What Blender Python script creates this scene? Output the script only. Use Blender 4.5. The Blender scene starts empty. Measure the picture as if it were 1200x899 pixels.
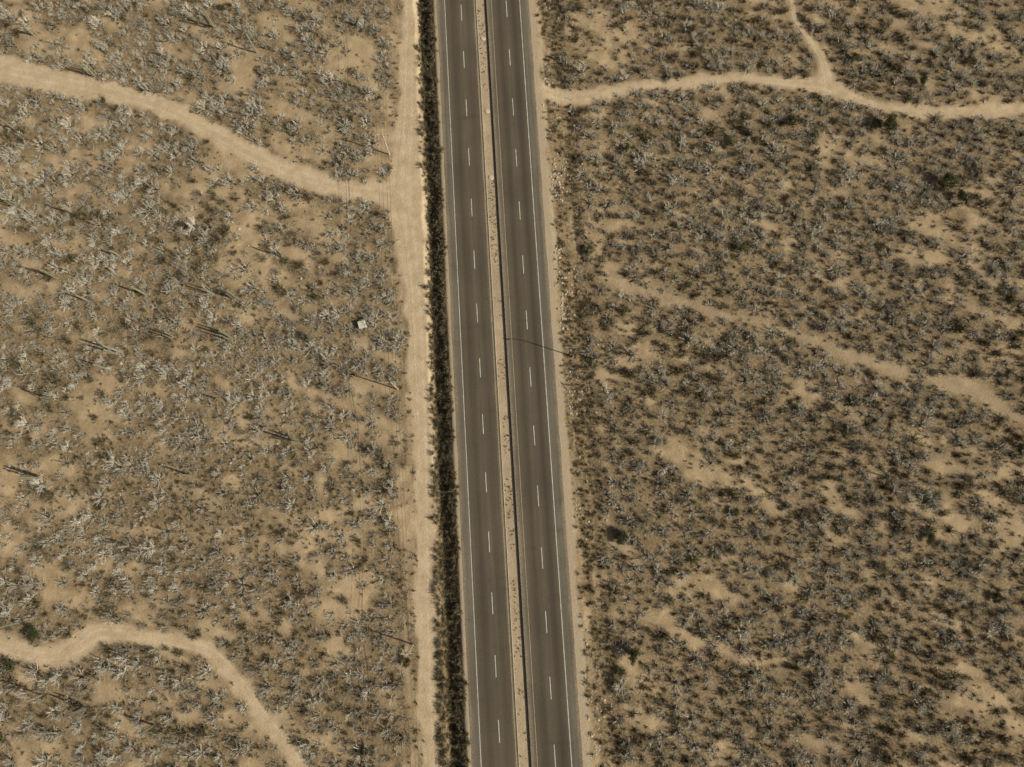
import bpy, math, random
import numpy as np
from mathutils import Vector

random.seed(7)
RNG = np.random.default_rng(11)
scene = bpy.context.scene
scene.view_settings.view_transform = 'Standard'
scene.view_settings.look = 'None'
scene.view_settings.exposure = 0

# ------------------------------------------------------------------ camera
H = 150.0
TILT = math.radians(9.5)
FPX = 800.0
cam_d = bpy.data.cameras.new("camera")
cam = bpy.data.objects.new("camera", cam_d)
scene.collection.objects.link(cam)
cam.location = (0, 0, H)
cam.rotation_euler = (TILT, 0, 0)
cam_d.sensor_width = 36
cam_d.lens = 24
cam_d.clip_end = 9000
scene.camera = cam

def g(x, y):
    """survey: drone-photo reading -> metres on the ground"""
    u = (x - 600) / FPX
    v = -(y - 449.5) / FPX
    s = H / (math.cos(TILT) - v * math.sin(TILT))
    return (u * s, (v * math.cos(TILT) + math.sin(TILT)) * s)

# road aligned frame (w across to the right, s along)
_l = math.hypot(-0.0591, 1)
F = np.array([-0.0591 / _l, 1 / _l])
R = np.array([F[1], -F[0]])
def to_ws(x, y):
    return x * R[0] + y * R[1], x * F[0] + y * F[1]
def to_xy(w, s):
    return w * R[0] + s * F[0], w * R[1] + s * F[1]
def gws(x, y):
    return to_ws(*g(x, y))
def lat(x):
    return gws(x, 899)[0]

# ------------------------------------------------------------------ noise
def _hash(ix, iy, seed):
    n = (ix.astype(np.int64) * 374761393 + iy.astype(np.int64) * 668265263 + seed * 974711) & 0xffffffff
    n = ((n ^ (n >> 13)) * 1274126177) & 0xffffffff
    n = (n ^ (n >> 16)) & 0xffff
    return n / 65535.0
def vnoise(x, y, seed=0):
    ix = np.floor(x); iy = np.floor(y)
    fx = x - ix; fy = y - iy
    fx = fx * fx * (3 - 2 * fx); fy = fy * fy * (3 - 2 * fy)
    a = _hash(ix, iy, seed); b = _hash(ix + 1, iy, seed)
    c = _hash(ix, iy + 1, seed); d = _hash(ix + 1, iy + 1, seed)
    return (a * (1 - fx) + b * fx) * (1 - fy) + (c * (1 - fx) + d * fx) * fy
def fbm(x, y, scale, seed=0, octv=4):
    x = np.asarray(x, float) / scale; y = np.asarray(y, float) / scale
    t = 0; a = 0.5; tot = 0
    for o in range(octv):
        t = t + a * vnoise(x + 17.3 * o, y - 9.1 * o, seed + o * 31)
        tot += a; a *= 0.5
        x = x * 2.03; y = y * 2.03
    return t / tot
def sstep(a, b, x):
    t = np.clip((x - a) / (b - a), 0, 1)
    return t * t * (3 - 2 * t)

# ------------------------------------------------------------------ trails
def dens(pts, step=2.0):
    P = [np.array(p, float) for p in pts]
    P = [2 * P[0] - P[1]] + P + [2 * P[-1] - P[-2]]
    out = []
    for i in range(1, len(P) - 2):
        p0, p1, p2, p3 = P[i - 1], P[i], P[i + 1], P[i + 2]
        n = max(2, int(np.linalg.norm((p2 - p1)[:2]) / step))
        for k in range(n):
            t = k / n
            out.append(0.5 * ((2 * p1) + (-p0 + p2) * t + (2 * p0 - 5 * p1 + 4 * p2 - p3) * t * t + (-p0 + 3 * p1 - 3 * p2 + p3) * t ** 3))
    out.append(P[-2])
    return np.array(out)

def trail(lst):
    return dens([(*g(x, y), w) for x, y, w in lst])

PXM = 0.19
T = {}
T['service'] = trail([(474, -330, 3.4), (478, -150, 3.4), (480, -20, 3.4), (480, 60, 3.4), (479, 120, 4.0), (477, 180, 6.0), (476, 230, 7.6), (483, 290, 5.2),
                      (488, 350, 4.2), (491, 420, 3.8), (494, 490, 3.4), (496, 560, 2.9), (497, 640, 2.6), (498, 720, 2.5), (500, 800, 2.5), (506, 920, 2.5), (512, 1100, 2.5), (518, 1300, 2.5)])
T['a'] = trail([(-260, 40, 5.5), (-120, 55, 5.5), (-20, 75, 5.8), (60, 92, 4.8), (130, 107, 3.8), (190, 125, 3.6), (250, 155, 3.8), (300, 183, 4.0),
                (360, 208, 3.6), (410, 221, 3.4), (445, 226, 5.0), (478, 232, 6.5)])
T['b'] = trail([(-220, 720, 4.0), (-120, 735, 4.0), (-20, 752, 3.2), (35, 768, 3.0), (80, 767, 3.0), (112, 745, 4.2), (160, 746, 2.6), (210, 754, 2.5), (250, 768, 2.5),
                (280, 800, 2.5), (310, 842, 2.3), (345, 887, 2.1), (375, 930, 2.1), (420, 1010, 2.1)])
T['c'] = trail([(636, 106, 2.6), (665, 114, 2.8), (700, 110, 2.2), (740, 100, 2.0), (800, 97, 1.8), (870, 92, 2.0), (930, 97, 2.7), (970, 101, 4.0), (1010, 118, 2.3),
                (1060, 128, 1.6), (1120, 132, 1.4), (1220, 127, 1.4), (1400, 120, 1.4)])
T['d'] = trail([(905, -120, 1.6), (925, -20, 1.6), (934, 25, 1.6), (958, 58, 2.0), (968, 82, 2.8), (972, 102, 4.0)])
T['e'] = trail([(722, 336, 1.1), (760, 344, 2.0), (800, 357, 1.4), (850, 370, .7), (920, 388, 1.0), (980, 412, 1.3), (1040, 432, 1.3), (1100, 446, 1.0), (1150, 460, 3.6),
                (1205, 497, .5), (1300, 530, .4)])
SOFT = {'service': 1.0, 'a': 1.0, 'b': 0.95, 'c': .95, 'd': 0.85, 'e': 0.4}

def seg_dist(x, y, tr):
    """distance minus half width (negative = inside)"""
    best = np.full(x.shape, 1e9)
    for i in range(len(tr) - 1):
        a, b = tr[i], tr[i + 1]
        dx, dy = b[0] - a[0], b[1] - a[1]
        t = np.clip(((x - a[0]) * dx + (y - a[1]) * dy) / (dx * dx + dy * dy), 0, 1)
        d = np.hypot(x - a[0] - t * dx, y - a[1] - t * dy) - 0.5 * (a[2] + t * (b[2] - a[2]))
        np.minimum(best, d, out=best)
    return best

def trail_fields(x, y):
    """(mask 0..1 drawn, raw signed distance for scattering)"""
    wob = (fbm(x, y, 3.0, 5, 3) - 0.5) * 2.2 + (fbm(x, y, 11.0, 6, 2) - 0.5) * 1.5
    mask = np.zeros(x.shape); dist = np.full(x.shape, 1e9)
    for k, tr in T.items():
        d = seg_dist(x, y, tr)
        m = (1 - sstep(-0.1, 1.5, d + wob)) * SOFT[k]
        m = np.maximum(m, (1 - sstep(-0.4, 0.3, d)) * SOFT[k])
        mask = np.maximum(mask, m)
        dist = np.minimum(dist, d + wob * (0.6 if k != 'e' else 1.2))
    return mask, dist

# ------------------------------------------------------------------ highway layout (metres across)
wL, wLw, wLd, wLy, wLi = lat(553), lat(564), lat(587), lat(605.5), lat(608)
wM2 = lat(623)
wRy, wRd, wRw, wR = lat(630), lat(651), lat(670), lat(683)
ZL, ZM, ZR = 0.05, 0.07, 0.50

prof_w = [-1e5, wL - 5.6, wL - 4.2, wL - 3.4, wL - 0.8, wL + .3, wL + .7, wM2 - .3, wM2 + .4, wR - .6, wR - .25, wR + 1.6, wR + 6, 1e5]
prof_z = [-0.5, -0.5, -1.95, -1.95, 0.0, 0.01, -.12, -.12, .3, .3, .46, .42, -.25, -.25]
def relief(x, y):
    return (fbm(x, y, 45, 71, 3) - .5) * 2.2 + (fbm(x, y, 9, 72, 3) - .5) * 0.7 + (fbm(x, y, 2.2, 73, 2) - .5) * 0.18
def terrain_z(x, y, mask=None):
    w, s = to_ws(x, y)
    if mask is None:
        mask, _ = trail_fields(x, y)
    ww = w + (fbm(x, y, 5, 81, 3) - .5) * 1.0 * (sstep(wL - .6, wL - 2.0, w) + sstep(wR + 1, wR + 3, w))
    z = np.interp(ww, prof_w, prof_z)
    away = sstep(wL - 9, wL - 22, w) + sstep(wR + 7, wR + 18, w)
    near = sstep(wL - 1.2, wL - 2.5, w) + sstep(wR + 2, wR + 4, w)
    z = z + relief(x, y) * away * (1 - np.clip(mask * 1.4, 0, 1)) + (fbm(x, y, 2.0, 74, 2) - .5) * .25 * near * (1 - np.clip(mask * 1.4, 0, 1))
    return z

CLEAR = [(215, 218, 42, 12), (280, 325, 17, 14), (385, 604, 24, 10), (270, 565, 18, 10), (430, 590, 14, 10), (100, 715, 10, 20), (735, 425, 16, 8), (30, 800, 12, 14),
         (300, 520, 30, 6), (420, 700, 12, 20), (735, 385, 12, 10), (420, 500, 20, 8), (350, 640, 26, 7), (160, 170, 18, 8), (395, 760, 14, 12), (860, 540, 14, 5), (900, 775, 46, 4), (760, 470, 14, 7), (130, 665, 36, 7)]
CLEAR_W = [(*g(x, y), a * PXM, b * PXM) for x, y, a, b in CLEAR]

def scrub_density(x, y):
    w, s = to_ws(x, y)
    # slight diagonal drainage streaks
    a = math.radians(-24)
    xr = x * math.cos(a) + y * math.sin(a); yr = -x * math.sin(a) + y * math.cos(a)
    n = fbm(xr / 2.0, yr, 3.4, 21, 3) * .76 + fbm(x, y, 20, 22, 3) * .24
    left = sstep(0, -10, w)
    dl = sstep(.31, .52, n)
    dr = sstep(.28, .47, n)
    d = .16 + .84 * (dl * left + dr * (1 - left))
    wb = (fbm(x, y, 4, 33, 3) - .5) * 1.2
    for cx, cy, rx, ry in CLEAR_W:
        q = np.hypot((x - cx) / rx, (y - cy) / ry) + wb
        d = d * (.15 + .85 * sstep(.6, 1.25, q))
    return d

wPow = gws(470, 600)[0]
def corridor(x, y):
    """1 in open scrub, 0 inside the road reserve"""
    w, s = to_ws(x, y)
    wb = (fbm(x, y, 6, 44, 3) - .5) * 3
    low = sstep(20, -5, s)      # the power-line easement is cleared wider to the south
    l = sstep(wPow + 2.6 - 2.6 * low, wPow - .2 - 3.0 * low, w + wb)
    r = sstep(wR + 7.0, wR + 9.0, w + wb * .5)
    return l + r
def streak(x, y, seed):
    """graded windrows: noise drawn out along the road"""
    w, s = to_ws(x, y)
    return fbm(w, s / 14.0, 1.1, seed, 3)
def strip_l(x, y):
    w, s = to_ws(x, y)
    n = (fbm(x, y, 3, 45, 3) - .5) * 1.4
    return sstep(wL - 6.8, wL - 5.6, w + n) * sstep(wL - .6, wL - 1.2, w + n)
def strip_r(x, y):
    w, s = to_ws(x, y)
    n = (fbm(x, y, 4, 46, 3) - .5) * 2.4
    return sstep(wR + 1.9, wR + 4.0, w + n) * sstep(wR + 9.8, wR + 7.8, w + n) * (.25 + .4 * sstep(.34, .48, fbm(x, y, 9, 47, 3)) + .5 * sstep(.4, .6, streak(x, y, 49)))

# ------------------------------------------------------------------ node helpers
def new_mat(name, diffuse=False):
    m = bpy.data.materials.new(name); m.use_nodes = True
    nt = m.node_tree
    for n in list(nt.nodes): nt.nodes.remove(n)
    out = nt.nodes.new('ShaderNodeOutputMaterial')
    if diffuse:
        b = nt.nodes.new('ShaderNodeBsdfDiffuse')
    else:
        b = nt.nodes.new('ShaderNodeBsdfPrincipled')
        b.inputs['Roughness'].default_value = .95
        b.inputs['Specular IOR Level'].default_value = .15
    nt.links.new(b.outputs[0], out.inputs[0])
    return m, nt, b
def N(nt, t, **k):
    n = nt.nodes.new(t)
    for a, v in k.items(): setattr(n, a, v)
    return n
def noise(nt, vec, scale, detail=4, rough=.55):
    n = N(nt, 'ShaderNodeTexNoise'); n.inputs['Scale'].default_value = scale
    n.inputs['Detail'].default_value = detail; n.inputs['Roughness'].default_value = rough
    nt.links.new(vec, n.inputs['Vector']); return n.outputs['Fac']
def mr(nt, val, a, b, c=0, d=1):
    n = N(nt, 'ShaderNodeMapRange'); nt.links.new(val, n.inputs[0])
    for i, v in enumerate((a, b, c, d)): n.inputs[i + 1].default_value = v
    return n.outputs[0]
def mth(nt, op, a, b=None):
    n = N(nt, 'ShaderNodeMath', operation=op)
    for i, v in enumerate((a, b)):
        if v is None: continue
        if isinstance(v, (int, float)): n.inputs[i].default_value = v
        else: nt.links.new(v, n.inputs[i])
    return n.outputs[0]
def mix(nt, fac, a, b, mode='MIX'):
    n = N(nt, 'ShaderNodeMix', data_type='RGBA', blend_type=mode)
    if isinstance(fac, (int, float)): n.inputs[0].default_value = fac
    else: nt.links.new(fac, n.inputs[0])
    for i, v in ((6, a), (7, b)):
        if isinstance(v, tuple): n.inputs[i].default_value = (*v, 1)
        else: nt.links.new(v, n.inputs[i])
    return n.outputs[2]
def attr(nt, name):
    n = N(nt, 'ShaderNodeAttribute', attribute_name=name); return n.outputs['Fac']
def objco(nt):
    return N(nt, 'ShaderNodeTexCoord').outputs['Object']
def bump(nt, b, h, strength, dist):
    n = N(nt, 'ShaderNodeBump'); n.inputs['Strength'].default_value = strength; n.inputs['Distance'].default_value = dist
    nt.links.new(h, n.inputs['Height']); nt.links.new(n.outputs[0], b.inputs['Normal'])

# ground -----------------------------------------------------------
def make_ground_mat():
    m, nt, b = new_mat("desert_ground", True)
    co = objco(nt)
    n1 = noise(nt, co, .045, 3); n2 = noise(nt, co, .35, 5, .65); n3 = noise(nt, co, 2.2, 4, .7); n4 = noise(nt, co, 9, 2, .7)
    sand = mix(nt, mr(nt, n1, .38, .62), (.385, .287, .172), (.325, .240, .141))
    sand = mix(nt, mr(nt, n2, .42, .66), sand, (.460, .355, .224))
    lit = mth(nt, 'MULTIPLY', attr(nt, 'litter'), mr(nt, n3, .32, .58, .30, 1))
    col = mix(nt, lit, sand, (.125, .092, .051))
    tr = mix(nt, mr(nt, n2, .35, .7), (.415, .315, .200), (.53, .42, .280))
    tr = mix(nt, mth(nt, 'MULTIPLY', attr(nt, 'rut'), mr(nt, n2, .35, .65, .0, .6)), tr, (.58, .475, .335))
    trf = mth(nt, 'MULTIPLY', attr(nt, 'trail'), mr(nt, n3, .2, .42, .75, 1))
    col = mix(nt, trf, col, tr)
    col = mix(nt, mth(nt, 'MULTIPLY', attr(nt, 'gravel'), mr(nt, n3, .3, .6, .4, 1)), col, (.39, .32, .222))
    spk = mr(nt, n4, .3, .7, .70, 1.22)
    cmb = N(nt, 'ShaderNodeCombineXYZ')
    for i in range(3): nt.links.new(spk, cmb.inputs[i])
    col = mix(nt, 1.0, col, cmb.outputs[0], 'MULTIPLY')
    nt.links.new(col, b.inputs['Color'])
    bump(nt, b, n3, .6, .25)
    return m
M_GROUND = make_ground_mat()

def add_attr(me, name, vals):
    a = me.attributes.new(name, 'FLOAT', 'POINT'); a.data.foreach_set('value', np.asarray(vals, np.float32).ravel())

def grid_mesh(name, X, Y, Z, attrs, mat):
    n, mm = X.shape
    me = bpy.data.meshes.new(name)
    me.vertices.add(n * mm)
    me.vertices.foreach_set('co', np.stack([X, Y, Z], -1).astype(np.float32).ravel())
    idx = np.arange(n * mm).reshape(n, mm)
    q = np.stack([idx[:-1, :-1], idx[:-1, 1:], idx[1:, 1:], idx[1:, :-1]], -1).reshape(-1, 4)
    me.loops.add(q.size); me.loops.foreach_set('vertex_index', q.ravel().astype(np.int32))
    me.polygons.add(len(q)); me.polygons.foreach_set('loop_start', (np.arange(len(q)) * 4).astype(np.int32))
    me.polygons.foreach_set('use_smooth', np.ones(len(q), bool))
    me.update(calc_edges=True)
    for k, v in attrs.items(): add_attr(me, k, v)
    me.materials.append(mat)
    o = bpy.data.objects.new(name, me); scene.collection.objects.link(o)
    return o

def axis(lo, hi, step, dense, dstep, far):
    a = list(np.arange(lo, dense[0], step)) + list(np.arange(dense[0], dense[1], dstep)) + list(np.arange(dense[1], hi, step))
    e = []; d = 3.0; v = a[0]
    while v > -far: v -= d; d *= 1.35; e.append(v)
    e2 = []; d = 3.0; v = a[-1]
    while v < far: v += d; d *= 1.35; e2.append(v)
    return np.array(e[::-1] + a + e2)
ws = axis(-175, 175, .55, (-24, 24), .3, 4000)
ss = axis(-100, 165, .55, (0, .1), .1, 4000)
W, S = np.meshgrid(ws, ss)          # rows along s, cols along w
X, Y = to_xy(W, S)
mask, dist = trail_fields(X, Y)
Z = terrain_z(X, Y, mask)
dn = scrub_density(X, Y)
lit = np.clip(dn * corridor(X, Y) * .8 + strip_l(X, Y) * 1.0 + strip_r(X, Y) * .9, 0, 1)
resv = 1 - np.clip(corridor(X, Y), 0, 1)
lit = np.clip(lit + resv * (.45 * sstep(.34, .54, fbm(X, Y, 5, 91, 4)) + .5 * sstep(.42, .6, streak(X, Y, 93))), 0, 1)
gravel = sstep(wL - 1.1, wL - .6, W) * 1.0 * (W < wR) + sstep(wR + 2.3, wR + 1.3, W + (fbm(X, Y, 5, 92, 3) - .5) * 2) * (W > wM2)
lit = lit * (1 - np.clip(gravel, 0, 1) * .8)
grid_mesh("ground", X, Y, Z, {'trail': mask, 'litter': lit, 'gravel': np.clip(gravel, 0, 1), 'rut': np.zeros_like(W)}, M_GROUND)

# dirt roads: worn centre of each track -----------------------------
def ribbon(name, tr, frac, soft):
    tr = dens(tr[::2] if len(tr) % 2 else np.vstack([tr[::2], tr[-1:]]), .8)
    tan = np.gradient(tr[:, :2], axis=0); tan /= np.linalg.norm(tan, axis=1)[:, None]
    nor = np.stack([tan[:, 1], -tan[:, 0]], -1)
    K = 13
    us = np.linspace(-.5, .5, K)
    n = len(tr)
    X = np.zeros((n, K)); Y = np.zeros((n, K)); rut = np.zeros((n, K))
    jit = (fbm(tr[:, 0], tr[:, 1], 4, 55, 3) - .5) * .5
    for j, u in enumerate(us):
        wd = tr[:, 2] * frac
        o = u * wd + (jit if abs(u) > .45 else 0)
        X[:, j] = tr[:, 0] + nor[:, 0] * o; Y[:, j] = tr[:, 1] + nor[:, 1] * o
        rut[:, j] = np.exp(-((abs(u * wd) - .85) / .32) ** 2)
    Z = terrain_z(X, Y) + .03 - .02 * rut
    o = grid_mesh(name, X, Y, Z, {'trail': np.ones_like(X) * (soft + (1 - soft) * rut), 'litter': np.zeros_like(X), 'rut': rut}, M_GROUND)
    return o
for k in ('service', 'a', 'b', 'c', 'd'):
    ribbon("dirt_road", T[k], .62, SOFT[k])

# ------------------------------------------------------------------ asphalt
def make_asphalt():
    m, nt, b = new_mat("asphalt")
    co = objco(nt)
    rot = N(nt, 'ShaderNodeMapping'); rot.inputs['Rotation'].default_value = (0, 0, -math.atan(0.0591))
    nt.links.new(co, rot.inputs['Vector'])
    st = N(nt, 'ShaderNodeMapping'); st.inputs['Scale'].default_value = (1, .02, 1)
    nt.links.new(rot.outputs[0], st.inputs['Vector'])
    st2 = N(nt, 'ShaderNodeMapping'); st2.inputs['Scale'].default_value = (.35, 1, 1)
    nt.links.new(rot.outputs[0], st2.inputs['Vector'])
    ns = noise(nt, st.outputs[0], 1.6, 5, .6)
    nl = noise(nt, co, .06, 4)
    nf = noise(nt, co, 3.5, 5, .7)
    nc = noise(nt, st2.outputs[0], .35, 3, .5)
    col = mix(nt, attr(nt, 'tone'), (.120, .098, .070), (.066, .053, .038))
    col = mix(nt, attr(nt, 'shoulder'), col, (.150, .130, .097))
    col = mix(nt, mr(nt, ns, .35, .68, 0, .5), col, (.060, .049, .036))
    col = mix(nt, mr(nt, nc, .6, .75, 0, .35), col, (.050, .042, .032))
    col = mix(nt, mth(nt, 'MULTIPLY', attr(nt, 'dust'), mr(nt, nf, .35, .6, .2, 1)), col, (.28, .22, .145))
    f = mth(nt, 'MULTIPLY', mr(nt, nf, .25, .75, .78, 1.22), mr(nt, nl, .3, .7, .86, 1.12))
    cmb = N(nt, 'ShaderNodeCombineXYZ')
    for i in range(3): nt.links.new(f, cmb.inputs[i])
    col = mix(nt, 1.0, col, cmb.outputs[0], 'MULTIPLY')
    nt.links.new(col, b.inputs['Base Color'])
    b.inputs['Roughness'].default_value = .9
    bump(nt, b, nf, .25, .02)
    return m
M_ASPH = make_asphalt()
M_CONC, nt, b = new_mat("concrete")
co = objco(nt); nn = noise(nt, co, 1.3, 5)
nt.links.new(mix(nt, mr(nt, nn, .3, .7), (.40, .34, .25), (.54, .48, .37)), b.inputs['Base Color'])
def paint(name, c1, c2):
    m, nt, b = new_mat(name)
    co = objco(nt); n_ = noise(nt, co, 1.2, 6, .7)
    nt.links.new(mix(nt, mr(nt, n_, .35, .65), c1, c2), b.inputs['Base Color']); b.inputs['Roughness'].default_value = .7
    return m
M_WHITE = paint("white_road_paint", (.58, .56, .50), (.34, .32, .27))
M_YEL = paint("yellow_road_paint", (.42, .34, .19), (.26, .21, .13))

sL = np.concatenate([np.arange(-4000, -150, 200), np.arange(-150, 250, 2.0), np.arange(250, 4001, 250)])
def carriageway(w0, w1, z, lanes, sh, zside, inner):
    n = int((w1 - w0) / .2)
    wv = np.linspace(w0, w1, n)
    Wg, Sg = np.meshgrid(wv, sL)
    tone = np.zeros_like(Wg)
    for c, strength in lanes:
        tone += strength * np.exp(-((Wg - c) / .95) ** 2)
    shoulder = np.zeros_like(Wg)
    for a, d in sh:
        shoulder = np.maximum(shoulder, sstep(a - .15, a + .15, Wg) * sstep(d + .15, d - .15, Wg))
    edge = np.minimum(Wg - w0, w1 - Wg)
    dust = sstep(.9, 0, edge + (fbm(Wg, Sg, 3, 61, 3) - .5) * .8) * .8
    ragged = (fbm(Wg * 0, Sg, 2.5, 63, 3) - .5) * .25
    Wd = Wg + np.where(np.isclose(Wg, w0) & (inner != 'L'), ragged, 0) + np.where(np.isclose(Wg, w1) & (inner != 'R'), ragged, 0)
    Wd = np.hstack([Wd[:, :1] - .02, Wd, Wd[:, -1:] + .02]); Sg = np.hstack([Sg[:, :1], Sg, Sg[:, -1:]])
    Zg = np.full_like(Wd, z); Zg[:, 0] = zside; Zg[:, -1] = zside
    pad = lambda A: np.hstack([A[:, :1], A, A[:, -1:]])
    Xg, Yg = to_xy(Wd, Sg)
    o = grid_mesh("highway", Xg, Yg, Zg, {'tone': np.clip(pad(tone), 0, 1), 'shoulder': pad(shoulder), 'dust': pad(dust)}, M_ASPH)
    o.data.polygons.foreach_set('use_smooth', np.zeros(len(o.data.polygons), bool))
    return o
carriageway(wL, wLi, ZL, [((wLw + wLd) / 2, .75), ((wLd + wLy) / 2, .55)], [(wL, wLw)], -.25, 'R')
carriageway(wM2, wR, ZR, [((wRy + wRd) / 2, .8), ((wRd + wRw) / 2, .95)], [(wRw, wR), (wM2, wRy - .2)], -.05, 'L')

def strip_mesh(name, rects, mat, link=True):
    V = []; Fc = []
    for w0, w1, s0, s1, z in rects:
        i = len(V)
        for w, s in ((w0, s0), (w1, s0), (w1, s1), (w0, s1)):
            x, y = to_xy(w, s); V.append((x, y, z))
        Fc.append((i, i + 1, i + 2, i + 3))
    me = bpy.data.meshes.new(name); me.from_pydata(V, [], Fc); me.materials.append(mat)
    o = bpy.data.objects.new(name, me); scene.collection.objects.link(o); return o
marks = bpy.data.objects.new("road_markings", None); scene.collection.objects.link(marks)
rects = []
sa = gws(541, 15)[1]; sb = gws(585, 857)[1]; per = (sa - sb) / 13
sc_ = gws(594, 12)[1]; sd = gws(650, 885)[1]; per2 = (sc_ - sd) / 13
for k in range(-60, 70):
    c = sb + k * per; rects.append((wLd - .08, wLd + .08, c - 2.2, c + 2.2, ZL + .006))
    c = sd + k * per2; rects.append((wRd - .08, wRd + .08, c - 2.2, c + 2.2, ZR + .006))
lines = [(wLw - .07, wLw + .07, ZL), (wRw - .08, wRw + .08, ZR)]
for a, d, z in lines:
    for k in range(-20, 30): rects.append((a, d, k * 40, k * 40 + 40, z + .006))
o = strip_mesh("white_lines", rects, M_WHITE); o.parent = marks
rects = []
for a, d, z in [(wLy - .06, wLy + .06, ZL), (wRy - .06, wRy + .06, ZR)]:
    for k in range(-20, 30): rects.append((a, d, k * 40, k * 40 + 40, z + .006))
o = strip_mesh("yellow_lines", rects, M_YEL); o.parent = marks

# median: gravel fill + kerb on its left side
med_w = np.linspace(wLi + .22, wM2 - .03, 9)
Wg, Sg = np.meshgrid(med_w, sL)
Xg, Yg = to_xy(Wg, Sg)
Zg = ZM - .05 + (fbm(Xg, Yg, 1.5, 64, 3) - .5) * .08
grid_mesh("median_strip", Xg, Yg, Zg, {'trail': .4 + 0 * Xg, 'litter': .2 + .6 * sstep(.45, .6, fbm(Xg, Yg, 3, 65, 3)), 'gravel': .45 + 0 * Xg}, M_GROUND)
def box_run(name, w0, w1, z0, z1, mat):
    V = []; Fc = []
    for s in sL:
        for w, z in ((w0, z0), (w0, z1), (w1, z1), (w1, z0)):
            x, y = to_xy(w, s); V.append((x, y, z))
    for i in range(len(sL) - 1):
        for j in range(3):
            a = i * 4 + j; Fc.append((a, a + 1, a + 5, a + 4))
    me = bpy.data.meshes.new(name); me.from_pydata(V, [], Fc); me.materials.append(mat)
    o = bpy.data.objects.new(name, me); scene.collection.objects.link(o); return o
box_run("kerb", wLi + .03, wLi + .2, -.1, .17, M_CONC)

# ------------------------------------------------------------------ plants
def plant_mat(name, c1, c2, trans=0):
    m, nt, b = new_mat(name, True)
    oi = N(nt, 'ShaderNodeObjectInfo')
    nt.links.new(mix(nt, oi.outputs['Random'], c1, c2), b.inputs['Color'])
    return m
M_GREY = plant_mat("grey_twigs", (.30, .27, .205), (.62, .585, .485))
M_BRN = plant_mat("brown_twigs", (.12, .096, .056), (.34, .285, .19))
M_OLIVE = plant_mat("olive_leaves", (.055, .049, .020), (.11, .096, .042))
M_GREEN = plant_mat("green_leaves", (.045, .052, .018), (.085, .088, .032))
M_STRAW = plant_mat("straw", (.20, .150, .08), (.34, .265, .155))
M_ROCK = plant_mat("pale_rock", (.30, .25, .18), (.50, .44, .34))
M_BARK = plant_mat("pale_bark", (.30, .27, .20), (.52, .475, .39))
M_SHADE = plant_mat("core_shade", (.040, .032, .018), (.085, .066, .037))  # near-black tint imitating the shade inside and beneath shrubs

def mesh_from(name, V, Fc, MI, mats):
    me = bpy.data.meshes.new(name)
    me.from_pydata([tuple(v) for v in V], [], Fc)
    for m in mats: me.materials.append(m)
    me.polygons.foreach_set('material_index', np.array(MI, np.int32))
    me.update(); return me

def shrub(name, Rr, Hh, nst, ntw, tw, nleaf, ls, mats, rng, shape=.6, twlen=(.25, .55), nshade=0):
    V = []; Fc = []; MI = []
    def rib(a, b, w0, w1, mi):
        d = b - a; r = rng.normal(size=3); n = np.cross(d, r); n /= (np.linalg.norm(n) + 1e-6)
        i = len(V)
        if w1 < .004:
            V.extend([a - n * w0 / 2, a + n * w0 / 2, b]); Fc.append((i, i + 1, i + 2))
        else:
            V.extend([a - n * w0 / 2, a + n * w0 / 2, b + n * w1 / 2, b - n * w1 / 2]); Fc.append((i, i + 1, i + 2, i + 3))
        MI.append(mi)
    lobes = rng.uniform(.7, 1.15, 5)
    tips = []
    for k in range(nst):
        az = rng.uniform(0, 2 * math.pi)
        lob = lobes[int(az / (2 * math.pi) * 5) % 5]
        r = Rr * lob * math.sqrt(rng.uniform(.03, 1))
        z = Hh * (1 - shape * (r / Rr) ** 2) * rng.uniform(.7, 1)
        end = np.array([math.cos(az) * r, math.sin(az) * r, max(z, .12)])
        st = np.array([math.cos(az), math.sin(az), 0]) * rng.uniform(0, .15) * Rr
        mid = st * .5 + end * .5 + np.array([0, 0, .12 * Hh]) * rng.uniform(-1, 1)
        rib(st, mid, tw * 2.2, tw * 1.6, 0); rib(mid, end, tw * 1.6, tw * .7, 0)
        for j in range(ntw):
            t = rng.uniform(.25, 1)
            p = st + (mid - st) * t * 2 if t < .5 else mid + (end - mid) * (t * 2 - 1)
            d = (end - st) / (np.linalg.norm(end - st) + 1e-6) + rng.normal(size=3) * .8; d /= np.linalg.norm(d)
            q = p + d * Rr * rng.uniform(*twlen); q[2] = max(q[2], .04)
            rib(p, q, tw, 0, 0); tips.append((p + q) / 2); tips.append(q)
    for k in range(nleaf):
        c = tips[rng.integers(len(tips))] + rng.normal(size=3) * .07
        a = rng.normal(size=3); a /= np.linalg.norm(a); bb = np.cross(a, rng.normal(size=3)); bb /= np.linalg.norm(bb)
        s = ls * rng.uniform(.6, 1.3); i = len(V)
        V.extend([c - a * s, c + bb * s * .6, c + a * s, c - bb * s * .6]); Fc.append((i, i + 1, i + 2, i + 3)); MI.append(1)
    # dark flecks added low in the plant, shade painted into its core
    for k in range(nshade):
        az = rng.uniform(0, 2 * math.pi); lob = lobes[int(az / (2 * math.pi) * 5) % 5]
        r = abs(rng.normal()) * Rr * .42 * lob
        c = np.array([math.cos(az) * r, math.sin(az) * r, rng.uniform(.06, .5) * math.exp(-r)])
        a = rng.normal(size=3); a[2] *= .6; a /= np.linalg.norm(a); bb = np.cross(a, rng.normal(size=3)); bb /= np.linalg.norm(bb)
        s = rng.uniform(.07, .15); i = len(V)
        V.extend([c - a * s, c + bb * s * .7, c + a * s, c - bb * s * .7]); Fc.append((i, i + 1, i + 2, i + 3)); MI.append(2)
    return mesh_from(name, V, Fc, MI, mats + [M_SHADE])

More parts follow.
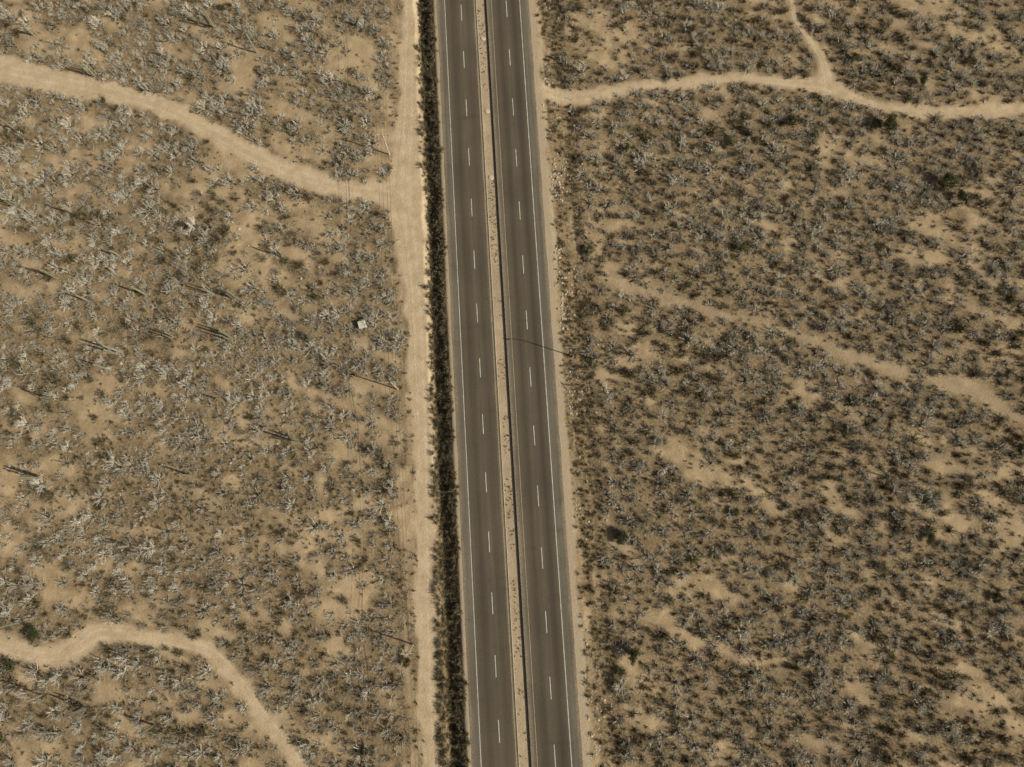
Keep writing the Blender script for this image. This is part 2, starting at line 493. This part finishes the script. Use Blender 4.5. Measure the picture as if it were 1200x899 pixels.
def coll(name, meshes):
    c = bpy.data.collections.new(name)
    for i, me in enumerate(meshes):
        o = bpy.data.objects.new("%s_%02d" % (name, i), me); c.objects.link(o)
    return c
def scatter(name, xy, z, scl, vidx, c, squash=None):
    # keep the surveyed area plus a generous margin
    lim = 104 + (xy[:, 1] + 54) * .20 + 14
    k = (np.abs(xy[:, 0]) < lim) & (xy[:, 1] > -68) & (xy[:, 1] < 134)
    xy = xy[k]; z = np.asarray(z)[k]; scl = np.asarray(scl)[k]; vidx = np.asarray(vidx)[k]
    n = len(xy)
    me = bpy.data.meshes.new(name); me.vertices.add(n)
    me.vertices.foreach_set('co', np.column_stack([xy, z]).astype(np.float32).ravel())
    add_attr(me, 'scl', scl); add_attr(me, 'rz', RNG.uniform(0, 6.283, n))
    add_attr(me, 'sz', np.asarray(scl) * RNG.uniform(.75, 1.2, n))
    a = me.attributes.new('vidx', 'INT', 'POINT'); a.data.foreach_set('value', np.asarray(vidx, np.int32))
    o = bpy.data.objects.new(name, me); scene.collection.objects.link(o)
    ng = bpy.data.node_groups.new(name + "_scatter", 'GeometryNodeTree')
    ng.interface.new_socket('Geometry', in_out='INPUT', socket_type='NodeSocketGeometry')
    ng.interface.new_socket('Geometry', in_out='OUTPUT', socket_type='NodeSocketGeometry')
    gi = ng.nodes.new('NodeGroupInput'); go = ng.nodes.new('NodeGroupOutput')
    ip = ng.nodes.new('GeometryNodeInstanceOnPoints'); ci = ng.nodes.new('GeometryNodeCollectionInfo')
    ci.inputs['Collection'].default_value = c; ci.inputs['Separate Children'].default_value = True; ci.inputs['Reset Children'].default_value = True
    def na(nm, t='FLOAT'):
        q = ng.nodes.new('GeometryNodeInputNamedAttribute'); q.data_type = t; q.inputs['Name'].default_value = nm
        return q.outputs['Attribute']
    cs = ng.nodes.new('ShaderNodeCombineXYZ'); cr = ng.nodes.new('ShaderNodeCombineXYZ')
    L = ng.links.new
    s_ = na('scl'); L(s_, cs.inputs[0]); L(s_, cs.inputs[1]); L(na('sz'), cs.inputs[2]); L(na('rz'), cr.inputs[2])
    L(gi.outputs[0], ip.inputs['Points']); L(ci.outputs[0], ip.inputs['Instance'])
    ip.inputs['Pick Instance'].default_value = True
    L(na('vidx', 'INT'), ip.inputs['Instance Index']); L(cr.outputs[0], ip.inputs['Rotation']); L(cs.outputs[0], ip.inputs['Scale'])
    L(ip.outputs[0], go.inputs[0])
    md = o.modifiers.new("scatter", 'NODES'); md.node_group = ng
    return o

r2 = np.random.default_rng(5)
# 0-4 grey leafless, 5-8 brown/olive, 9 green
big = [shrub("g", 1.4, 1.7, 17, 12, .044, 0, .05, [M_GREY, M_OLIVE], r2, nshade=70) for _ in range(3)] + \
      [shrub("g", 1.35, 1.9, 16, 11, .044, 50, .06, [M_GREY, M_OLIVE], r2, nshade=70) for _ in range(2)] + \
      [shrub("b", 1.2, 1.5, 15, 11, .044, 120, .075, [M_BRN, M_OLIVE], r2, nshade=80) for _ in range(4)] + \
      [shrub("gr", 1.3, 1.9, 16, 10, .04, 400, .1, [M_BRN, M_GREEN], r2, nshade=40)]
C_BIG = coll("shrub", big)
small = [shrub("t", .5, .5, 9, 6, .034, 18, .045, [M_BRN, M_OLIVE], r2, nshade=6) for _ in range(3)] + \
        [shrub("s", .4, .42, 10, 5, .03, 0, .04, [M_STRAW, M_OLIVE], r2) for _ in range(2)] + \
        [shrub("k", .55, .55, 9, 7, .034, 0, .04, [M_GREY, M_OLIVE], r2, nshade=6) for _ in range(2)]
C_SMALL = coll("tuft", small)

WA, WB, SA, SB = -150, 150, -78, 142
def jitter(cell):
    a = np.arange(WA, WB, cell); c = np.arange(SA, SB, cell)
    A, Cc = np.meshgrid(a, c)
    A = A + RNG.uniform(-.6, .6, A.shape) * cell; Cc = Cc + RNG.uniform(-.6, .6, A.shape) * cell
    x, y = to_xy(A.ravel(), Cc.ravel()); return x, y
zone = lambda x, y, cx, cy, rx, ry: np.exp(-(((x - cx) / rx) ** 2 + ((y - cy) / ry) ** 2))
bx, by = g(230, 585)
# large
x, y = jitter(1.75)
w, s = to_ws(x, y)
mk, ds = trail_fields(x, y)
brown_zone = zone(x, y, bx, by, 34, 12)
p = scrub_density(x, y) * corridor(x, y) * sstep(.3, 1.3, ds) * (1 - .6 * brown_zone)
p = p * np.where(w < 0, .86, .80)
keep = RNG.random(len(x)) < p
x, y, w = x[keep], y[keep], w[keep]
z = terrain_z(x, y)
n = len(x)
gf = np.where(w < 0, .80, .64) + (fbm(x, y, 30, 99, 2) - .5) * .8
isg = RNG.random(n) < gf
vi = np.where(isg, RNG.integers(0, 5, n), RNG.integers(5, 9, n))
vi = np.where(RNG.random(n) < .010, 9, vi)
sc = np.clip(RNG.lognormal(-.17, .30, n), .4, 1.6)
scatter("desert_scrub", np.column_stack([x, y]), z - .03, sc, vi, C_BIG)
# small
x, y = jitter(1.05)
w, s = to_ws(x, y)
mk, ds = trail_fields(x, y)
brown_zone = zone(x, y, bx, by, 34, 12)
p = (.10 + .30 * scrub_density(x, y) + .7 * brown_zone * sstep(.35, .55, fbm(x, y, 4, 101, 3))) * corridor(x, y)
resv = (1 - np.clip(corridor(x, y), 0, 1)) * ((w < wL - 5) | (w > wR + 1.6))
p = p + resv * (.35 * sstep(.34, .53, fbm(x, y, 5, 91, 4)) + .35 * sstep(.42, .6, streak(x, y, 93)))
p = p * sstep(-.1, .9, ds)
keep = RNG.random(len(x)) < p
x, y, w, bz = x[keep], y[keep], w[keep], brown_zone[keep]
n = len(x)
vi = np.where(RNG.random(n) < .5 + .4 * bz, RNG.integers(0, 3, n), RNG.integers(3, 7, n))
sc = RNG.uniform(.6, 1.5, n)
scatter("dry_brush", np.column_stack([x, y]), terrain_z(x, y) - .02, sc, vi, C_SMALL)
# roadside strips
x, y = jitter(.8)
w, s = to_ws(x, y); mk, ds = trail_fields(x, y)
p = np.clip(strip_l(x, y) * .9 + strip_r(x, y) * .5, 0, 1) * sstep(-.2, .5, ds)
keep = RNG.random(len(x)) < p
x, y, w = x[keep], y[keep], w[keep]
n = len(x)
vi = RNG.integers(5, 9, n)
sc = np.where(w < 0, RNG.uniform(.35, .9, n), RNG.uniform(.25, .7, n))
scatter("roadside_brush", np.column_stack([x, y]), terrain_z(x, y) - .02, sc, vi, C_BIG)
# median weeds
n = 700
w = RNG.uniform(wLi + .4, wM2 - .5, n); s = RNG.uniform(SA, SB, n); x, y = to_xy(w, s)
k = fbm(x, y, 7, 65, 3) > .47; x, y = x[k], y[k]; n = len(x)
scatter("median_weeds", np.column_stack([x, y]), np.full(n, ZM - .05), RNG.uniform(.25, .7, n), RNG.integers(0, 7, n), C_SMALL)

# rocks
def rock(seed):
    import bmesh
    bm = bmesh.new(); bmesh.ops.create_icosphere(bm, subdivisions=2, radius=.3)
    rr = random.Random(seed)
    ax = [Vector((rr.gauss(0, 1), rr.gauss(0, 1), rr.gauss(0, 1))).normalized() for _ in range(7)]
    for v in bm.verts:
        for a in ax:
            d = v.co.dot(a)
            if d > .2: v.co -= a * (d - .2)
        v.co.z *= .7
    me = bpy.data.meshes.new("rock"); bm.to_mesh(me); bm.free(); me.materials.append(M_ROCK); return me
C_ROCK = coll("rock", [rock(i) for i in range(4)])
n = 2200
s = RNG.uniform(SA, SB, n); w = wR + 1.6 + RNG.gamma(2.2, 1.0, n)
x, y = to_xy(w, s); k = RNG.random(n) < .8 * sstep(.38, .58, fbm(x, y, 8, 77, 3)) * np.where(s < -5, .35, 1); x, y = x[k], y[k]
n2 = 500
x = np.concatenate([x, RNG.uniform(-150, 150, n2)]); y = np.concatenate([y, RNG.uniform(-80, 150, n2)])
w, s = to_ws(x, y); mk, ds = trail_fields(x, y); k = ((w < wL - 5) | (w > wR + 1)) & (ds > .3); x, y = x[k], y[k]; n = len(x)
scatter("rocks", np.column_stack([x, y]), terrain_z(x, y), RNG.uniform(.3, 1.15, n), RNG.integers(0, 4, n), C_ROCK)

# ------------------------------------------------------------------ tube helper
def tube(V, Fc, pts, rad, sides=8, ribs=0.0):
    pts = [np.array(p, float) for p in pts]; base = len(V)
    for i, p in enumerate(pts):
        t = pts[min(i + 1, len(pts) - 1)] - pts[max(i - 1, 0)]; t /= np.linalg.norm(t)
        up = np.array([0, 0, 1.]) if abs(t[2]) < .9 else np.array([1., 0, 0])
        a = np.cross(up, t); a /= np.linalg.norm(a); c = np.cross(t, a)
        for k in range(sides):
            an = 2 * math.pi * k / sides; rr = rad[i] * (1 - ribs * (k % 2))
            V.append(p + (a * math.cos(an) + c * math.sin(an)) * rr)
    for i in range(len(pts) - 1):
        for k in range(sides):
            k2 = (k + 1) % sides
            Fc.append((base + i * sides + k, base + i * sides + k2, base + (i + 1) * sides + k2, base + (i + 1) * sides + k))
    Fc.append(tuple(base + k for k in range(sides))[::-1])
    Fc.append(tuple(base + (len(pts) - 1) * sides + k for k in range(sides)))
def boxv(V, Fc, c, d, ax=None):
    b0 = len(V); c = np.array(c, float)
    ax = ax or ((1, 0, 0), (0, 1, 0), (0, 0, 1)); ax = [np.array(a, float) for a in ax]
    for sx in (-1, 1):
        for sy in (-1, 1):
            for sz in (-1, 1):
                V.append(c + ax[0] * sx * d[0] / 2 + ax[1] * sy * d[1] / 2 + ax[2] * sz * d[2] / 2)
    for f in ((0, 1, 3, 2), (4, 6, 7, 5), (0, 4, 5, 1), (2, 3, 7, 6), (0, 2, 6, 4), (1, 5, 7, 3)):
        Fc.append(tuple(b0 + i for i in f))

def place(name, me, x, y, rz=0, sc=1, dz=-.05):
    o = bpy.data.objects.new(name, me); scene.collection.objects.link(o)
    z = float(terrain_z(np.array([x]), np.array([y]))[0])
    o.location = (x, y, z + dz); o.rotation_euler = (0, 0, rz); o.scale = (sc, sc, sc); return o

# cardon cacti
M_CACT = plant_mat("cactus_skin", (.15, .145, .095), (.27, .25, .175))
def cactus(seed):
    rr = np.random.default_rng(seed); V = []; Fc = []
    h = rr.uniform(5.0, 7.5)
    tube(V, Fc, [(0, 0, 0), (0, 0, h * .5), (.05, 0, h * .93), (.05, 0, h)], [.20, .21, .17, .06], 18, .16)
    for k in range(rr.integers(0, 4)):
        a = rr.uniform(0, 6.28); z0 = rr.uniform(.9, 2.6); r = rr.uniform(.5, .9); top = rr.uniform(.6, .95) * h
        c, s_ = math.cos(a), math.sin(a)
        tube(V, Fc, [(c * .1, s_ * .1, z0), (c * r * .6, s_ * r * .6, z0 + .15), (c * r, s_ * r, z0 + .7), (c * r * 1.08, s_ * r * 1.08, top - .3), (c * r * 1.1, s_ * r * 1.1, top)],
             [.12, .13, .14, .12, .05], 14, .16)
    return mesh_from("cardon_cactus", V, Fc, [0] * len(Fc), [M_CACT])
cm = [cactus(i) for i in range(6)]
for i, (px_, py_) in enumerate([(22, 242), (66, 326), (104, 353), (140, 300), (142, 413), (170, 345), (250, 345), (352, 520), (222, 557), (262, 470), (60, 468), (300, 60), (110, 88), (38, 40), (20, 730),
                                (48, 815), (100, 830), (15, 150), (270, 395), (205, 395), (150, 640), (125, 432), (278, 350), (85, 250), (45, 560), (330, 300), (300, 690), (180, 850), (250, 30)]):
    place("cardon_cactus", cm[i % 6], *g(px_, py_), rz=i * 1.3, sc=.8 + .3 * ((i * 37) % 10) / 10)

# pale leafless trees and green trees
def tree(seed, h, rad, leaf, nleaf, ls):
    rr = np.random.default_rng(seed); V = []; Fc = []; MI = []; tips = []
    def grow(p, d, L, r, lvl):
        q = p + d * L * .5 + rr.normal(size=3) * .05 * L; e = q + (d + rr.normal(size=3) * .25) * L * .5
        n0 = len(Fc); tube(V, Fc, [p, q, e], [r, r * .8, r * .6], 6 if lvl < 2 else 4); MI.extend([0] * (len(Fc) - n0))
        if lvl >= 4: tips.append(e); tips.append(q); return
        for k in range(3 if lvl else 5):
            nd = d * .6 + rr.normal(size=3) * .75; nd[2] = abs(nd[2]) * .7 + .12; nd /= np.linalg.norm(nd)
            grow(e if k else q, nd, L * rr.uniform(.6, .85), r * .58, lvl + 1)
    grow(np.array([0, 0, 0.]), np.array([0, 0, 1.]), h * .3, h * .026, 0)
    for k in range(nleaf):
        c = tips[rr.integers(len(tips))] + rr.normal(size=3) * .22
        a = rr.normal(size=3); a /= np.linalg.norm(a); bb = np.cross(a, rr.normal(size=3)); bb /= np.linalg.norm(bb)
        s = ls * rr.uniform(.6, 1.3); i = len(V)
        V.extend([c - a * s, c + bb * s * .6, c + a * s, c - bb * s * .6]); Fc.append((i, i + 1, i + 2, i + 3)); MI.append(1)
    return mesh_from("tree", V, Fc, MI, [M_BARK, leaf])
gt = [tree(50 + i, 4.2, 2, M_GREEN, 2600, .11) for i in range(3)]
dt = [tree(60 + i, 4.2, 2, M_OLIVE, 0, .1) for i in range(4)]
for i, (px_, py_, sc) in enumerate([(1037, 152, 1.0), (1105, 218, 1.15), (1120, 232, .7), (1078, 100, .7), (690, 295, .7), (476, 775, .6), (742, 768, .9), (728, 630, .8), (1022, 148, .7), (45, 745, .8), (1000, 70, .6), (1085, 630, .6), (735, 175, .55), (1165, 700, .6), (860, 600, .55)]):
    place("mesquite_tree", gt[i % 3], *g(px_, py_), rz=i * 2.1, sc=sc)
for i, (px_, py_, sc) in enumerate([(192, 492, .8), (186, 472, .7), (10, 232, .9), (30, 812, .9), (8, 830, .9), (150, 296, .7), (240, 338, .6), (165, 405, .6), (310, 130, .7), (300, 148, .6), (60, 175, .7), (20, 180, .8),
                                    (395, 640, .6), (120, 560, .5), (70, 600, .5), (420, 130, .6), (255, 710, .6), (90, 280, .7), (35, 370, .7), (210, 270, .5), (380, 60, .6), (150, 20, .7), (60, 10, .7), (290, 430, .5), (20, 480, .7), (50, 860, .8), (140, 790, .6)]):
    place("leafless_tree", dt[i % 4], *g(px_, py_), rz=i * 1.7, sc=sc)

# ------------------------------------------------------------------ utility poles + wires
M_WOOD = plant_mat("weathered_pole", (.40, .35, .27), (.56, .51, .42))
M_WIRE, nt, b = new_mat("wire"); nt.links.new(mix(nt, noise(nt, objco(nt), 1), (.08, .07, .05), (.14, .13, .10)), b.inputs['Base Color'])
V = []; Fc = []
HP = 9.4
tube(V, Fc, [(0, 0, -.3), (0, 0, 5), (0, 0, HP)], [.17, .14, .11], 10)
boxv(V, Fc, (0, 0.13, HP - .35), (2.6, .14, .14)); boxv(V, Fc, (0, .13, HP - 1.7), (1.5, .1, .12))
tube(V, Fc, [(-.8, .14, HP - .4), (0, .14, HP - 1.1)], [.03, .03], 5); tube(V, Fc, [(.8, .14, HP - .4), (0, .14, HP - 1.1)], [.03, .03], 5)
ins = [(-1.2, .13, HP), (.55, .13, HP), (1.2, .13, HP), (-.6, .13, HP - 1.4)]
for p_ in ins:
    tube(V, Fc, [(p_[0], p_[1], p_[2] - .28), (p_[0], p_[1], p_[2] - .15), (p_[0], p_[1], p_[2])], [.05, .08, .04], 8)
pole_me = mesh_from("utility_pole", V, Fc, [0] * len(Fc), [M_WOOD])
P = [g(456, 180), g(466, 456), g(484, 756)]
P = [np.array(p) for p in P]
d = (P[0] - P[2]) / 2
allP = [P[0] + d * 3, P[0] + d * 2, P[0] + d, P[0], P[1], P[2], P[2] - d, P[2] - d * 2]
ang = math.atan2(d[1], d[0]) - math.pi / 2
for p_ in allP: place("utility_pole", pole_me, p_[0], p_[1], rz=ang, dz=0)
V = []; Fc = []
ca, sa_ = math.cos(ang), math.sin(ang)
for i in range(len(allP) - 1):
    za = float(terrain_z(*[np.array([q]) for q in allP[i]])[0]); zb = float(terrain_z(*[np.array([q]) for q in allP[i + 1]])[0])
    for q in ins:
        A = np.array([allP[i][0] + ca * q[0] - sa_ * q[1], allP[i][1] + sa_ * q[0] + ca * q[1], za + q[2]])
        B = np.array([allP[i + 1][0] + ca * q[0] - sa_ * q[1], allP[i + 1][1] + sa_ * q[0] + ca * q[1], zb + q[2]])
        pts = [A + (B - A) * t - np.array([0, 0, 1.1 * 4 * t * (1 - t)]) for t in np.linspace(0, 1, 13)]
        tube(V, Fc, pts, [.028] * 13, 4)
me = mesh_from("power_lines", V, Fc, [0] * len(Fc), [M_WIRE])
scene.collection.objects.link(bpy.data.objects.new("power_lines", me))

# street lamp on right verge
M_STEEL = plant_mat("galvanised_steel", (.22, .21, .18), (.26, .25, .21))
V = []; Fc = []
tube(V, Fc, [(0, 0, 0), (0, 0, 5), (0, 0, 10.2)], [.15, .12, .08], 10)
boxv(V, Fc, (0, 0, .1), (.5, .5, .3))
tube(V, Fc, [(0, 0, 10.1), (-.7, 0, 10.6), (-2.0, 0, 10.8)], [.07, .06, .05], 8)
boxv(V, Fc, (-2.3, 0, 10.8), (.75, .3, .14)); boxv(V, Fc, (-2.3, 0, 10.71), (.55, .22, .06))
lm = mesh_from("street_lamp", V, Fc, [0] * len(Fc), [M_STEEL])
place("street_lamp", lm, *g(671, 418), rz=.06, sc=.93, dz=0)

# small concrete hut
V = []; Fc = []
boxv(V, Fc, (0, .95, .9), (2.0, .12, 1.8)); boxv(V, Fc, (-.94, 0, .9), (.12, 1.78, 1.8)); boxv(V, Fc, (.94, 0, .9), (.12, 1.78, 1.8))
boxv(V, Fc, (-.6, -.95, .9), (.8, .12, 1.8)); boxv(V, Fc, (.75, -.95, .9), (.5, .12, 1.8)); boxv(V, Fc, (.15, -.95, 1.65), (.7, .12, .3))
boxv(V, Fc, (0, 0, 1.86), (2.3, 2.3, .12)); boxv(V, Fc, (.5, .3, 2.0), (.5, .5, .16)); 
M_HUT = paint("whitewash", (.60, .56, .49), (.46, .42, .35))
hm = mesh_from("concrete_hut", V, Fc, [0] * len(Fc), [M_HUT])
place("concrete_hut", hm, *g(425, 381), rz=.3, sc=.75, dz=0)

# wire fence along right reserve
V = []; Fc = []
wf = wR + 8.6
sv = np.arange(-95, 160, 4.0)
fx, fy = to_xy(np.full_like(sv, wf), sv); fz = terrain_z(fx, fy)
for a, c, e in zip(fx, fy, fz):
    tube(V, Fc, [(a, c, e - .2), (a + .02, c, e + 1.3)], [.06, .05], 6)
for hgt in (.4, .8, 1.2):
    tube(V, Fc, [(a, c, e + hgt) for a, c, e in zip(fx, fy, fz)], [.01] * len(sv), 3)
me = mesh_from("wire_fence", V, Fc, [0] * len(Fc), [M_WOOD])
scene.collection.objects.link(bpy.data.objects.new("wire_fence", me))

# drain covers on median
for i, (px_, py_) in enumerate([(567, 45), (577, 130), (579, 208)]):
    V = []; Fc = []
    tube(V, Fc, [(0, 0, 0), (0, 0, .12)], [.6, .55], 18); tube(V, Fc, [(0, 0, .12), (0, 0, .16)], [.4, .38], 18)
    me = mesh_from("drain_cover", V, Fc, [0] * len(Fc), [M_CONC])
    o = place("drain_cover", me, *g(px_, py_)); 
    w_, s_ = to_ws(o.location.x, o.location.y); w_ = (wLi + wM2) / 2; o.location.x, o.location.y = to_xy(w_, s_); o.location.z = ZM - .04

# ------------------------------------------------------------------ light
EL = math.radians(36)
hx, hy = 0.95, -0.31; l = math.hypot(hx, hy); hx /= l; hy /= l
sun_dir = Vector((hx * math.cos(EL), hy * math.cos(EL), math.sin(EL)))
sd_ = bpy.data.lights.new("sun", 'SUN'); sd_.energy = 4.8; sd_.angle = math.radians(.5); sd_.color = (1, .94, .80)
so = bpy.data.objects.new("sun", sd_); scene.collection.objects.link(so)
so.rotation_euler = sun_dir.to_track_quat('Z', 'Y').to_euler(); so.location = (100, -40, 200)
wd = bpy.data.worlds.new("World"); scene.world = wd; wd.use_nodes = True
nt = wd.node_tree
for n_ in list(nt.nodes): nt.nodes.remove(n_)
sky = nt.nodes.new('ShaderNodeTexSky'); sky.sky_type = 'NISHITA'; sky.sun_disc = False
sky.sun_elevation = EL; sky.sun_rotation = math.atan2(hx, hy); sky.dust_density = 5; sky.ozone_density = .4
bg = nt.nodes.new('ShaderNodeBackground'); bg.inputs[1].default_value = .05
ow = nt.nodes.new('ShaderNodeOutputWorld')
nt.links.new(sky.outputs[0], bg.inputs[0]); nt.links.new(bg.outputs[0], ow.inputs[0])
